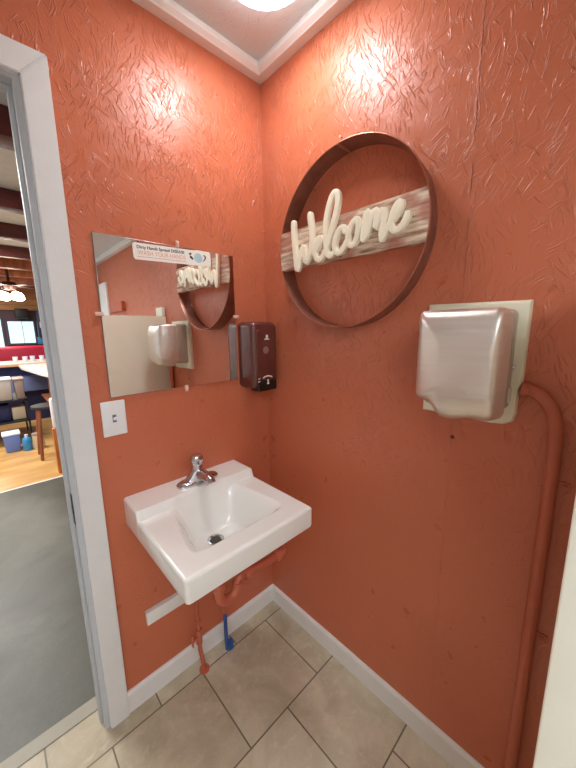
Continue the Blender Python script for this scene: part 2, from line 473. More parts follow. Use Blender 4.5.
# ------------------------------------------------------------------ mirror
mir = thing('wall_mirror', 'frameless rectangular mirror held by clips above the sink', 'mirror', (-.41, 0, 1.1865))
bm = nb(); box(bm, -.655, -.168, -.0065, -.0005, 1.187, 1.682, bev=.0012, seg=1); obj('glass', bm, M['mirror'], mir)
bm = nb(); box(bm, -.6565, -.1665, -.0030, 0, 1.1855, 1.6835); obj('backing', bm, plain('mirror_edge', (120, 92, 84), .4), mir)
def clip(x, z, ang):
    bm = nb()
    Rm = Matrix.Rotation(ang, 3, 'Y')
    box(bm, x - .006, x + .006, -.011, 0, z - .013, z + .010, bev=.002, rot=Rm, pivot=(x, -.005, z))
    lathe(bm, [(0, -.014), (.004, -.013), (.006, -.010)], (x, 0, z), 'y', 16)
    obj('clip', bm, plain('pink_white_clip_paint', (232, 188, 170), .4) if 'clipm' not in M else M['clipm'], mir)
M['clipm'] = plain('pink_white_clip_paint', (232, 190, 172), .4)
clip(-.397, 1.690, 0); clip(-.399, 1.180, PI); clip(-.662, 1.447, -PI / 2); clip(-.163, 1.446, PI / 2)

# sticker
sg = thing('hand_washing_sticker', 'narrow white hand washing sticker along the top of the mirror', 'sticker', (-.407, -.007, 1.62))
th = math.radians(1.8)
su = Vector((math.cos(th), 0, math.sin(th))); sv = Vector((-math.sin(th), 0, math.cos(th)))
O = Vector((-.545, -.0067, 1.6205)); LW, LH = .277, .051
def rrect(w, h, r, n=6):
    o_ = []
    for cx, cy, a0 in ((w - r, h - r, 0), (r, h - r, 90), (r, r, 180), (w - r, r, 270)):
        for k in range(n + 1):
            t = math.radians(a0 + 90 * k / n); o_.append((cx + r * math.cos(t), cy + r * math.sin(t)))
    return o_
def flat(bm, pts, O_, ux, uy, nrm, d):
    lo = [bm.verts.new(O_ + ux * x + uy * y) for x, y in pts]; hi = [bm.verts.new(O_ + ux * x + uy * y + nrm * d) for x, y in pts]
    bm.faces.new(lo); bm.faces.new(hi)
    for k in range(len(pts)): bm.faces.new((lo[k], lo[(k + 1) % len(pts)], hi[(k + 1) % len(pts)], hi[k]))
NY = Vector((0, -1, 0))
bm = nb(); flat(bm, rrect(LW, LH, .009), O, su, sv, NY, .0006); obj('paper', bm, M['paper'], sg, False)
F0 = O + NY * .0008
text_mesh('headline', 'Dirty Hands Spread DISEASE', .0135, M['black_print'], sg, F0 + su * .012 + sv * .0345, su, sv, .0002, .0003, width=.160)
text_mesh('lettering', 'WASH YOUR HANDS', .020, M['coral_print'], sg, F0 + su * .014 + sv * .0155, su, sv, .0002, 0, width=.162)
bm = nb(); flat(bm, [(.012, .0085), (.178, .0085), (.178, .0102), (.012, .0102)], F0, su, sv, NY, .0003); obj('rule_line', bm, M['coral_print'], sg, False)
bm = nb()   # pale round pictogram
ring = [(.226 + .0165 * math.cos(t * PI / 16), .026 + .0165 * math.sin(t * PI / 16)) for t in range(32)]
flat(bm, ring, F0, su, sv, NY, .0002); obj('pictogram', bm, M['blue_print'], sg, False)
bm = nb()   # dark hand marks either side
flat(bm, [(.191, .034), (.200, .034), (.198, .037), (.202, .040), (.196, .041), (.190, .039)], F0, su, sv, NY, .0004)
obj('hand_mark', bm, M['black_print'], sg, False); bm = nb()
flat(bm, [(.193, .024), (.202, .018), (.207, .020), (.200, .030), (.193, .032)], F0, su, sv, NY, .0004)
obj('hand_mark', bm, M['black_print'], sg, False); bm = nb()
flat(bm, [(.247, .036), (.252, .033), (.250, .024), (.243, .016), (.246, .015), (.255, .024), (.258, .033), (.250, .040)], F0, su, sv, NY, .0004)
obj('hand_mark', bm, M['black_print'], sg, False)

# ------------------------------------------------------------------ light switch
sw = thing('light_switch', 'white toggle light switch plate below the mirror beside the door', 'light switch', (-.651, 0, 1.06))
bm = nb(); box(bm, -.687, -.616, -.006, 0, 1.060, 1.175, bev=.0035, seg=3); obj('plate', bm, M['white_plastic'], sw)
bm = nb(); box(bm, -.657, -.646, -.0075, -.004, 1.105, 1.130, bev=.0008); obj('toggle_slot', bm, plain('grey_slot', (120, 110, 122), .5), sw)
bm = nb(); box(bm, -.6555, -.6475, -.020, -.005, 1.114, 1.122, bev=.0015, rot=Matrix.Rotation(math.radians(-28), 3, 'X')); obj('toggle', bm, M['white_plastic'], sw)
for z in (1.087, 1.148):
    bm = nb(); lathe(bm, [(0, -.0072), (.0028, -.0068), (.0034, -.0055)], (-.6515, 0, z), 'y', 16); obj('screw', bm, M['white_plastic'], sw)

# ------------------------------------------------------------------ soap dispenser
sd = thing('soap_dispenser', 'brown plastic soap dispenser on the wall between mirror and corner', 'soap dispenser', (-.09, 0, 1.155))
x0, x1, z0, z1 = -.156, -.022, 1.150, 1.425
def inset_loops(bm, outline, levels, place, low_side=1.):
    """outline list of (a,b); levels list of (depth, inset); place(a,b,d)->co. Caps first and last."""
    cx = sum(p[0] for p in outline) / len(outline); cy = sum(p[1] for p in outline) / len(outline)
    wa = (max(p[0] for p in outline) - min(p[0] for p in outline)) / 2; wb_ = (max(p[1] for p in outline) - min(p[1] for p in outline)) / 2
    rings = []
    for d_, ins in levels:
        rings.append([bm.verts.new(place(cx + (a_ - cx) * (1 - (ins if a_ > cx else ins * low_side) / wa), cy + (b_ - cy) * (1 - ins / wb_), d_)) for a_, b_ in outline])
    n = len(outline)
    for A, B in zip(rings, rings[1:]):
        for k in range(n): bm.faces.new((A[k], A[(k + 1) % n], B[(k + 1) % n], B[k]))
    bm.faces.new(rings[0]); bm.faces.new(rings[-1])
ol = [(x0 + x, z0 + z) for x, z in rrect(x1 - x0, z1 - z0, .022, 6)]
bm = nb(); inset_loops(bm, ol, [(0, 0), (.078, 0), (.090, .003), (.098, .010), (.101, .020)], lambda a_, b_, d_: Vector((a_, -d_, b_)))
obj('housing', bm, M['brown_plastic'], sd)
bm = nb()
ol2 = [(x0 + .016 + x, z0 + .040 + z) for x, z in rrect(x1 - x0 - .032, z1 - z0 - .070, .020, 6)]
inset_loops(bm, ol2, [(.0995, 0), (.1035, .001), (.1045, .003)], lambda a_, b_, d_: Vector((a_, -d_, b_)))
front_ = obj('front_cover', bm, M['brown_plastic'], sd)
bm = nb(); box(bm, x0 + .018, x1 - .014, -.106, -.05, z0 - .010, z0 + .036, bev=.006, seg=3); push_ = obj('push_bar', bm, M['dark_plastic'], sd)
bm = nb(); tube(bm, [(-.092, -.06, z0), (-.092, -.06, z0 - .018)], .009); obj('nozzle', bm, M['dark_plastic'], sd)
bm = nb(); lathe(bm, [(0, -.1062), (.013, -.1056), (.0165, -.1040)], (-.092, 0, 1.310), 'y', 28); obj('window_button', bm, plain('pale_brown_window', (150, 112, 100), .3), front_)
bm = nb()   # white mark: round head over a bar
pts = [(-.0855 + .0062 * math.cos(t * PI / 10), 1.3655 + .0075 * math.sin(t * PI / 10)) for t in range(20)]
flat(bm, pts, Vector((0, -.1046, 0)), Vector((1, 0, 0)), Vector((0, 0, 1)), NY, .0005)
flat(bm, [(-.099, 1.3525), (-.073, 1.3525), (-.0735, 1.3560), (-.080, 1.3575), (-.091, 1.3575), (-.0985, 1.3560)], Vector((0, -.1046, 0)), Vector((1, 0, 0)), Vector((0, 0, 1)), NY, .0005)
obj('emblem', bm, M['white_print'], front_, False)
bm = nb()
arc = [(-.113 + .050 * t / 12, 1.1995 + .006 * math.sin(PI * t / 12)) for t in range(13)]
flat(bm, arc + [(x, z - .0055) for x, z in reversed(arc)], Vector((0, -.1064, 0)), Vector((1, 0, 0)), Vector((0, 0, 1)), NY, .0005)
flat(bm, [(-.090, 1.188), (-.083, 1.188), (-.0835, 1.176), (-.080, 1.168), (-.093, 1.168), (-.0895, 1.176)], Vector((0, -.1064, 0)), Vector((1, 0, 0)), Vector((0, 0, 1)), NY, .0005)
flat(bm, [(-.139, 1.196), (-.128, 1.197), (-.128, 1.194), (-.139, 1.193)], Vector((0, -.1064, 0)), Vector((1, 0, 0)), Vector((0, 0, 1)), NY, .0005)
flat(bm, [(-.139, 1.184), (-.128, 1.185), (-.128, 1.182), (-.139, 1.181)], Vector((0, -.1064, 0)), Vector((1, 0, 0)), Vector((0, 0, 1)), NY, .0005)
obj('push_mark', bm, M['white_print'], push_, False)

# ------------------------------------------------------------------ welcome sign (hoop + board + letters)
ws = thing('welcome_sign', 'round metal hoop welcome sign with weathered board and cream script letters', 'wall sign', (0, -.452, 1.40))
YC, ZC, RR = -.4523, 1.6729, .2743
bm = nb()
n = 120; rings = []
tt = .0022
prof = [(-.002, RR - tt), (-.002, RR + tt), (-.066, RR + tt), (-.0685, RR + tt * .4), (-.0685, RR - tt * .4), (-.066, RR - tt)]
YF, RF = -.0060, .0050   # the hoop flares slightly towards its front rim
for k in range(n):
    t = 2 * PI * k / n
    rings.append([bm.verts.new((x, YC + YF * -x / .0685 + (r_ + RF * -x / .0685) * math.cos(t), ZC + (r_ + .2 * RF * -x / .0685) * math.sin(t))) for x, r_ in prof])
for k in range(n):
    A, B = rings[k], rings[(k + 1) % n]
    for j in range(len(prof)): bm.faces.new((A[j], A[(j + 1) % len(prof)], B[(j + 1) % len(prof)], B[j]))
# rolled bright rims
obj('hoop', bm, M['hoop_metal'], ws)
bm = nb()
for xx in (-.0685, -.004):
    f_ = -xx / .0685; tube(bm, [(xx, YC + YF * f_ + (RR + RF * f_) * math.cos(2 * PI * k / n), ZC + (RR + .2 * RF * f_) * math.sin(2 * PI * k / n)) for k in range(n + 1)], .0018, 8, caps=False)
obj('rim', bm, plain('worn_copper_rim', (176, 112, 88), .35, .6, var=.15, scale=40), ws)
bm = nb()   # hoop lap joint at upper left
t0 = math.radians(88)
for k, tq in enumerate((t0, t0 + .015)):
    pass
c0 = Vector((-.035, YC + RR * math.cos(t0), ZC + RR * math.sin(t0)))
box(bm, c0.x - .034, c0.x + .034, c0.y - .0022, c0.y + .0022, c0.z - .005, c0.z + .005, bev=.001, rot=Matrix.Rotation(t0, 3, 'X'))
obj('lap_joint', bm, plain('pale_joint_metal', (190, 140, 118), .35, .6), ws)
bm = nb(); bz0, bz1 = 1.611, 1.742
def chord(z): return math.sqrt(max(0, (RR + .0035) ** 2 - (z - ZC) ** 2))
for xa, xb in ((-.048, -.0705),):
    pts = []
    zs = [bz0 + (bz1 - bz0) * k / 8 for k in range(9)]
    pts = [(YC - .006 - chord(z), z) for z in zs] + [(YC - .006 + chord(z), z) for z in reversed(zs)]
    lo = [bm.verts.new((xa, y, z)) for y, z in pts]; hi = [bm.verts.new((xb, y, z)) for y, z in pts]
    bm.faces.new(lo); bm.faces.new(hi)
    for k in range(len(pts)): bm.faces.new((lo[k], lo[(k + 1) % len(pts)], hi[(k + 1) % len(pts)], hi[k]))
obj('board', bm, M['barn'], ws, False)
bm = nb(); lathe(bm, [(0, -.0765), (.007, -.0755), (.0105, -.0700)], (0, -.461, 1.627), 'x', 24); obj('knot', bm, plain('dark_wood_knot', (74, 26, 22), .5), ws)

# script lettering: strokes with (y, z) centre-line points
def px(u, v, X):      # where a sight line through an image point meets the plane x = X (used to size the letters)
    d_ = Rr * ((u - 288) / FPX) + Ru * (-(v - 384) / FPX) + Rf
    k = (X - CAM.x) / d_.x; q = CAM + d_ * k
    return (q.y, q.z)
s1 = 7.686
A1 = lambda pts: [px(284 + x / s1, 180 + y / s1, -.080) for x, y in pts]
s2 = 5.76
A2 = lambda pts: [px(340 + x / s2, 180 + y / s2, -.080) for x, y in pts]
strokes = [
    (A1([(74, 335), (76, 430), (88, 560), (100, 695), (112, 680), (128, 580), (152, 500), (158, 560), (168, 640), (190, 600), (214, 520), (218, 400), (208, 330), (200, 270)]), .0108),
    (A1([(226, 560), (262, 520), (292, 462), (276, 440), (248, 478), (236, 540), (250, 612), (285, 610), (316, 560), (345, 470), (375, 350), (404, 240), (418, 150), (410, 92), (380, 100), (350, 180), (326, 290), (318, 400), (326, 520), (345, 592), (372, 570)]), .0100),
    (A1([(466, 395), (462, 362), (430, 372), (402, 430), (388, 500), (398, 556), (430, 562), (462, 520), (490, 460)]), .0098),
    (A2([(104, 232), (92, 222), (62, 262), (44, 320), (48, 372), (76, 380), (100, 330), (108, 262), (100, 228)]), .0092),
    (A2([(132, 340), (140, 270), (150, 200), (158, 178), (166, 200), (158, 290), (146, 350), (160, 290), (186, 200), (206, 170), (216, 190), (208, 250), (196, 300), (216, 236), (246, 168), (258, 176), (254, 240), (236, 320)]), .0096),
    (A2([(240, 340), (262, 290), (296, 240), (340, 178), (360, 132), (344, 122), (316, 160), (298, 220), (292, 270), (312, 296), (350, 276), (384, 220), (392, 190)]), .0096),
]
bm = nb()
XF, XB = -.0850, -.0700
for si, (pts, rad) in enumerate(strokes):
    rad *= 1.06
    pth = smooth_path([(0, y, z) for y, z in pts], 2)
    res = [pth[0]]
    for p_ in pth[1:]:
        if (p_ - res[-1]).length > .0035: res.append(p_)
    tmp = bmesh.new(); rs = [rad] * len(res); rs[0] = rs[-1] = rad * .9
    tube(tmp, res, rs, 12)
    # round stroke ends
    for e_ in (res[0], res[-1]):
        bmesh.ops.create_uvsphere(tmp, u_segments=12, v_segments=8, radius=rad * .93, matrix=Matrix.Translation(e_))
    for v in tmp.verts:
        q_ = v.co.x / rad; v.co.x = (XF + XB) / 2 - math.copysign(min(1., abs(q_)) ** .22, q_) * (XB - XF) / 2 + si * .0002
    me_ = bpy.data.meshes.new('t'); tmp.to_mesh(me_); tmp.free(); bm.from_mesh(me_); bpy.data.meshes.remove(me_)
obj('lettering', bm, M['letter'], ws)

# nail above the hoop
bm = nb(); tube(bm, [(0, -.408, 1.9985), (-.012, -.408, 2.001)], .0018, 8); lathe(bm, [(0, -.0135), (.004, -.013), (.004, -.0115)], (0, -.408, 2.001), 'x', 12)
tag(obj('nail', bm, M['clipm']), 'small nail in the wall above the hoop sign', 'nail')
bm = nb(); lathe(bm, [(0, -.004), (.004, -.003), (.006, 0)], (0, -.808, 1.087), 'x', 16)
tag(obj('wall_screw', bm, plain('dark_screw_paint', (120, 48, 38), .4)), 'small painted screw in the wall below the hand dryer', 'screw')

# ------------------------------------------------------------------ hand dryer
hd = thing('hand_dryer', 'brushed steel automatic hand dryer on a cream backing plate', 'hand dryer', (0, -.84, 1.16))
pol = [(-.728, 1.455), (-.958, 1.452), (-.9565, 1.262), (-.951, 1.245), (-.951, 1.185), (-.946, 1.164), (-.930, 1.155), (-.900, 1.152), (-.728, 1.157)]
pol = [(y, z) for y, z in pol]
bm = nb(); inset_loops(bm, pol, [(0, 0), (.016, 0), (.021, .003), (.023, .007)], lambda a_, b_, d_: Vector((-d_, a_, b_)))
obj('backing_plate', bm, M['cream_plate'], hd)
bm = nb()
ol = [(-.752 - x, 1.195 + z) for x, z in rrect(.184, .238, .014, 5)]
inset_loops(bm, ol, [(.022, 0), (.078, 0), (.083, .003)], lambda a_, b_, d_: Vector((-d_, a_, b_)))
obj('base', bm, plain('grey_beige_metal', (176, 164, 146), .35, .3), hd)
bm = nb()
def arc_(cx, cy, r, a0, a1, n_=6): return [(cx + r * math.cos(math.radians(a0 + (a1 - a0) * k / n_)), cy + r * math.sin(math.radians(a0 + (a1 - a0) * k / n_))) for k in range(n_ + 1)]
top = 1.433
cov = []
cov += arc_(-.762, top - .014, .014, 0, 90)           # top left (towards corner)
cov += arc_(-.926, top - .014, .014, 90, 180)         # top right
cov += arc_(-.921, 1.216, .019, 180, 262)             # bottom right
cov += [(-.905, 1.1965), (-.888, 1.1960), (-.874, 1.194), (-.862, 1.1900), (-.850, 1.1875), (-.832, 1.187), (-.816, 1.1895), (-.806, 1.197), (-.797, 1.209), (-.787, 1.219), (-.775, 1.224)]
cov += arc_(-.764, 1.241, .0165, 280, 360)
def cplace(a_, b_, d_):
    wl = max(0., min(1., (a_ + .940) / .192)); f_ = max(0., (d_ - .05) / .14)
    low = max(0., min(1., (1.30 - b_) / .10))
    return Vector((-d_, a_ - wl * .026 * f_ ** 1.4, b_ - low * .022 * (1 - min(1, f_))))
inset_loops(bm, cov, [(.082, .004), (.084, .001), (.120, 0), (.155, .0005), (.168, .003), (.177, .008), (.183, .017), (.190, .035), (.196, .065)], cplace, low_side=.12)
obj('cover', bm, M['steel'], hd)
bm = nb(); lathe(bm, [(0, -.010), (.004, -.009), (.005, -.006), (.005, 0)], (-.036, -.935, 1.30), 'y', 14); obj('screw', bm, M['chrome'], hd)
bm = nb(); box(bm, -.046, -.026, -.9395, -.936, 1.215, 1.250, bev=.001); obj('switch', bm, plain('pale_switch', (220, 205, 190), .4), hd)

# conduit
cn = thing('conduit_pipe', 'terracotta painted conduit pipe curving down from the hand dryer', 'pipe', (-.015, -1.03, 0))
bm = nb()
pth = [(-.016, -.9585, 1.248), (-.016, -.968, 1.248), (-.016, -.990, 1.240), (-.016, -1.012, 1.216), (-.016, -1.025, 1.180), (-.016, -1.030, 1.13), (-.016, -1.031, .95), (-.016, -1.031, .5), (-.0165, -1.031, .02), (-.0165, -1.031, .0)]
tube(bm, smooth_path(pth, 3), .0135, 18); obj('pipe', bm, M['red_paint'], cn)
bm = nb(); tube(bm, [(-.016, -.9585, 1.248), (-.016, -.972, 1.2475)], .0165, 18); obj('connector', bm, M['red_paint'], cn)
for z in (.62, 1.03):
    bm = nb(); box(bm, -.004, 0, -1.066, -1.031, z - .010, z + .010, bev=.001); lathe(bm, [(0, -.008), (.004, -.007), (.005, -.004)], (0, -1.056, z), 'x', 12)
    obj('strap', bm, M['red_paint'], cn)

# ------------------------------------------------------------------ sink
sk = thing('wall_sink', 'white porcelain wall-hung sink with square basin in the corner', 'sink', (-.425, -.2, .62))
SX0, SX1, SY0, SY1 = -.651, -.197, -.457, -.0005   # footprint
LZ, DZ, AP = .836, .806, .064
def sst(a_, b_, x): 
    t = max(0., min(1., (x - a_) / (b_ - a_))); return t * t * (3 - 2 * t)
def basin_sdf(x, y):
    """positive inside"""
    t = (y + .130) / (-.385 + .130)
    lx = -.545 + (-.595 + .545) * t; rx = -.290 + (-.258 + .290) * t
    d_ = [x - lx, rx - x, y + .388, -.118 - y]
    # rounded corners by smooth-min
    k = 60.
    return -math.log(sum(math.exp(-k * v) for v in d_)) / k
DC = (-.430, -.212)
def height(x, y):
    led = sst(-.134, -.119, y)
    z = DZ + (LZ - DZ) * led
    s_ = basin_sdf(x, y)
    dep = sst(-.006, .060, s_)
    r_ = math.hypot((x - DC[0]) / 1.25, y - DC[1])
    floor_ = .668 + .055 * min(1, r_ / .20) ** 1.1
    zb = floor_
    if led > 0 and s_ > -.006: zz = (z - zb)
    z = z * (1 - dep) + zb * dep
    # gently raised front/side rim
    e_ = min(x - SX0, SX1 - x, y - SY0)
    rr_ = .011
    if e_ < rr_: z -= rr_ - math.sqrt(max(0, rr_ * rr_ - (rr_ - e_) ** 2))
    return z
bm = nb()
def spacing(a_, b_, n_, edge=.012, ne=6):
    v = [a_ + edge * (1 - math.cos(PI / 2 * k / ne)) for k in range(ne)]
    w = [b_ - edge * (1 - math.cos(PI / 2 * k / ne)) for k in range(ne)][::-1]
    return v + [a_ + edge + (b_ - a_ - 2 * edge) * k / n_ for k in range(n_ + 1)] + w
xs = spacing(SX0, SX1, 120); ys = [SY1 - (SY1 - SY0 - .012) * k / 120 for k in range(121)] + [SY0 + .012 * (1 - math.cos(PI / 2 * k / 6)) for k in range(6)][::-1]
rc = .011
def cornered(x, y):
    for sx, cx in ((-1, SX0 + rc), (1, SX1 - rc)):
        dx = (x - cx) * sx; dy = (SY0 + rc) - y
        if dx > 0 and dy > 0:
            mm_ = max(dx, dy); L = math.hypot(dx, dy)
            return cx + sx * dx * mm_ / L, SY0 + rc - dy * mm_ / L
    return x, y
def led_in(x, y):   # ledge is a touch narrower than the deck on the right
    return x
grid = [[bm.verts.new((*cornered(x, y), height(x, y))) for x in xs] for y in ys]
for j in range(len(ys) - 1):
    for i in range(len(xs) - 1):
        bm.faces.new((grid[j][i], grid[j + 1][i], grid[j + 1][i + 1], grid[j][i + 1]))
# boundary loop: back-left -> front -> back-right -> back
loop = [grid[j][0] for j in range(len(ys))] + grid[-1][1:] + [grid[j][-1] for j in range(len(ys) - 2, -1, -1)] + [grid[0][i] for i in range(len(xs) - 2, 0, -1)]
cxm, cym = (SX0 + SX1) / 2, -.2
prev = loop
def ring_at(f):
    return [bm.verts.new(f(v.co)) for v in loop]
def skirt(co, dz, ins):
    x = co.x + (ins if co.x < cxm else -ins) * min(1, abs(co.x - cxm) / .2)
    y = co.y + (ins if co.y < -.3 else 0) * min(1, abs(co.y + .3) / .1 if co.y < -.3 else 0)
    return x, min(y, -.0005)
r1 = ring_at(lambda c_: Vector((*skirt(c_, 0, .0), DZ - AP)))
r2 = ring_at(lambda c_: Vector((*skirt(c_, 0, .002), DZ - AP - .007)))
r3 = ring_at(lambda c_: Vector((*skirt(c_, 0, .010), DZ - AP - .012)))
def bowl(c_, z, kx, ky):
    return Vector((DC[0] + (c_.x - DC[0]) * kx, min(-.0005, -.19 + (c_.y + .19) * ky), z))
r4 = ring_at(lambda c_: bowl(c_, DZ - AP - .020, .84, .90))
r5 = ring_at(lambda c_: bowl(c_, .690, .62, .75))
r6 = ring_at(lambda c_: bowl(c_, .652, .38, .5))
r7 = ring_at(lambda c_: bowl(c_, .645, .12, .12))
nL = len(loop)
for A, B in zip((loop, r1, r2, r3, r4, r5, r6), (r1, r2, r3, r4, r5, r6, r7)):
    for k in range(nL):
        bm.faces.new((A[k], A[(k + 1) % nL], B[(k + 1) % nL], B[k]))
bm.faces.new(r7)
ob = obj('basin', bm, M['porcelain'], sk)
# drain
bm = nb(); lathe(bm, [(.028, .6735), (.029, .6765), (.024, .6775), (.019, .6745), (.018, .673)], (DC[0], DC[1], 0), n=32); dr_ = obj('drain_ring', bm, M['chrome'], ob)
bm = nb(); lathe(bm, [(.0185, .6735), (.0185, .6742), (.006, .6748), (0, .6748)], (DC[0], DC[1], 0), n=24); obj('strainer', bm, M['dark_metal'], ob)

# faucet
fc = thing('faucet', 'small chrome single-handle faucet on the sink ledge', 'faucet', (-.411, -.070, LZ))
FY = -.070
bm = nb()   # oblong escutcheon
ob_ = []
for k in range(48):
    t = 2 * PI * k / 48; c_, s_ = math.cos(t), math.sin(t)
    ob_.append((-.411 + math.copysign(abs(c_) ** .62, c_) * .081, FY + math.copysign(abs(s_) ** .8, s_) * .030))
inset_loops(bm, ob_, [(0, 0), (.007, 0), (.012, .004), (.0155, .011), (.0165, .017)], lambda a_, b_, d_: Vector((a_, b_, LZ + d_)))
obj('escutcheon', bm, M['chrome'], fc)
bm = nb()   # body flows up to a saddle and out to the spout
lv = [(.030, .046, .010), (.034, .036, .018), (.028, .027, .030), (.025, .022, .045), (.022, .021, .052)]
rings = []
for hx_, hy_, z in [(.060, .027, .010), (.050, .026, .020), (.036, .025, .032), (.028, .0245, .042), (.0245, .0235, .050)]:
    rings.append([bm.verts.new((-.411 + hx_ * math.cos(2 * PI * k / 32), FY + hy_ * math.sin(2 * PI * k / 32), LZ + z)) for k in range(32)])
for A, B in zip(rings, rings[1:]):
    for k in range(32): bm.faces.new((A[k], A[(k + 1) % 32], B[(k + 1) % 32], B[k]))
bm.faces.new(rings[0]); bm.faces.new(rings[-1])
obj('body', bm, M['chrome'], fc)
bm = nb()
tube(bm, smooth_path([(-.411, FY + .005, LZ + .030), (-.411, FY - .03, LZ + .036), (-.411, FY - .07, LZ + .040), (-.411, FY - .092, LZ + .036), (-.411, FY - .100, LZ + .026)], 2), [.019] * 1 + [.018] * 6 + [.0155] * 6 + [.0135] * 4 if False else .0175, 20)
obj('spout', bm, M['chrome'], fc)
bm = nb(); lathe(bm, [(0, .048), (.0225, .048), (.0220, .058), (.0195, .066), (.0195, .076), (.0240, .083), (.0245, .095), (.020, .103), (.010, .1070), (0, .1075)], (-.411, FY, LZ), n=32)
hdl_ = obj('handle', bm, M['chrome'], fc)
bm = nb(); lathe(bm, [(0, -.0235), (.0045, -.0230), (.0050, -.0205)], (-.411, FY, LZ + .093), 'y', 14); obj('index_button', bm, M['dark_metal'], hdl_)

# drain trap
tr = thing('drain_trap', 'terracotta painted drain trap under the sink', 'drain pipe', (-.43, -.212, .41))
bm = nb(); tube(bm, [(DC[0], DC[1], .648), (DC[0], DC[1], .46)], .0150, 18); obj('tailpiece', bm, M['red_paint'], tr)
bm = nb()
pth = [(DC[0], DC[1], .50)] + [(DC[0] + .040 - .040 * math.cos(t), DC[1], .452 - .042 * math.sin(t)) for t in [PI * k / 12 for k in range(13)]] + [(DC[0] + .080, DC[1], .458)]
tube(bm, pth, .0180, 20); obj('trap_bend', bm, M['red_paint'], tr)
bm = nb(); lathe(bm, [(0, -.013), (.024, -.012), (.026, -.008), (.026, .008), (.024, .012), (0, .013)], (DC[0], DC[1], .490), n=10); obj('slip_nut', bm, M['red_paint'], tr)
bm = nb(); tube(bm, smooth_path([(-.352, DC[1], .452), (-.345, DC[1], .470), (-.325, DC[1], .474), (-.30, DC[1], .470), (-.16, DC[1], .452), (-.125, DC[1], .450), (-.105, DC[1] + .004, .449), (-.098, DC[1] + .03, .449), (-.098, -.08, .449), (-.098, 0, .449)], 2), .0145, 18)
obj('waste_arm', bm, M['red_paint'], tr)
bm = nb()
lathe(bm, [(0, -.015), (.023, -.014), (.0245, -.008), (.0245, .008), (.023, .014), (0, .015)], (-.305, DC[1], .470), 'x', 10); obj('slip_nut', bm, M['red_paint'], tr)
bm = nb()
lathe(bm, [(0, -.012), (.023, -.012), (.024, .012), (0, .012)], (-.150, DC[1], .451), 'x', 10); obj('slip_nut', bm, M['red_paint'], tr)

# supply lines
sp_ = thing('supply_pipe', 'terracotta painted water supply pipe with valve, left of the blue one', 'pipe', (-.447, -.07, 0))
bm = nb(); tube(bm, [(-.437, -.066, 0), (-.440, -.068, .03), (-.452, -.072, .12), (-.454, -.073, .24)], .0085, 14); obj('pipe', bm, M['red_paint'], sp_)
bm = nb(); tube(bm, [(-.454, -.073, .235), (-.452, -.074, .40), (-.46, -.075, .66), (-.46, -.075, .712)], .0062, 12); obj('riser', bm, M['copper'], sp_)
bm = nb(); tube(bm, [(-.4535, -.073, .15), (-.4535, -.073, .215)], .0125, 12); tube(bm, [(-.4535, -.073, .255), (-.4535, -.073, .240)], .011, 8)
tube(bm, [(-.454, -.073, .180), (-.478, -.076, .180)], .007, 10); vl_ = obj('valve', bm, M['red_paint'], sp_)
bm = nb(); box(bm, -.486, -.479, -.082, -.070, .155, .205, bev=.003, seg=3); obj('valve_handle', bm, M['red_paint'], vl_)
bm = nb(); lathe(bm, [(0, 0), (.021, 0), (.020, .005), (.010, .009), (0, .009)], (-.437, -.066, 0), n=24); obj('floor_flange', bm, M['red_paint'], sp_)
s2_ = thing('supply_pipe', 'water supply pipe with bright blue lower section beside the baseboard', 'pipe', (-.325, -.06, 0))
bm = nb(); tube(bm, [(-.322, -.060, 0.0), (-.326, -.064, .05), (-.328, -.066, .195)], .0082, 14); obj('pipe', bm, M['blue_tape'], s2_)
bm = nb(); tube(bm, [(-.328, -.066, .190), (-.328, -.067, .40), (-.36, -.075, .66), (-.36, -.075, .712)], .0078, 12); obj('riser', bm, M['red_paint'], s2_)
bm = nb(); tube(bm, [(-.327, -.064, .275), (-.328, -.066, .235)], .0115, 10); obj('nut', bm, M['red_paint'], s2_)
bm = nb(); box(bm, -.324, -.300, -.082, -.062, .004, .050, bev=.004); obj('valve_handle', bm, M['blue_tape'], s2_)

# white cleat board below the sink
tag(obj('mounting_cleat', bx(-.623, -.430, -.020, 0, .316, .368, bev=.002), M['white_trim']), 'short white board on the wall under the left side of the sink', 'board')

# ------------------------------------------------------------------ the room beyond the doorway
struct('floor_grey', bx(-3.5, 2.5, .14, 2.52, -.08, -.004), M['grey_floor'], label='worn grey floor beyond the doorway')
struct('floor_tan', bx(-3.5, 2.5, 2.54, 9.1, -.08, -.004), M['tan_floor'], label='tan wood floor beyond the grey floor')
struct('trim_6', bx(-3.5, 2.5, 2.52, 2.54, -.08, 0.0), M['white_trim'])
struct('ceiling_white', bx(-3.5, 2.5, WT, 4.5, 2.50, 2.58), M['off_ceiling'])
struct('ceiling_plank', bx(-3.5, 2.5, 4.5, 9.1, 2.50, 2.58), M['plank_ceiling'])
struct('wall_far', bx(-3.5, 2.5, 9.1, 9.2, 0, 2.5), M['far_wall'])
struct('wall_header', bx(-3.5, 2.5, 9.02, 9.1, 1.93, 2.5), M['plank_wall'])
struct('wall_west', bx(-3.6, -3.5, WT, 9.1, 0, 2.5), M['side_wall'])
struct('wall_east', bx(2.5, 2.6, WT, 9.1, 0, 2.5), M['side_wall'])
for i, (y, w, lab) in enumerate(((1.12, .16, 'dark red-brown ceiling beam nearest the doorway'), (2.32, .13, 'dark red-brown ceiling beam, second from the doorway'), (3.35, .13, 'dark red-brown ceiling beam, third from the doorway'), (4.45, .10, 'dark red-brown ceiling beam where the planks begin'))):
    b_ = obj('ceiling_beam', bx(-3.5, 2.5, y, y + w, 2.36, 2.50, bev=.006), M['beam']); tag(b_, lab, 'beam', 'ceiling beams beyond the doorway')
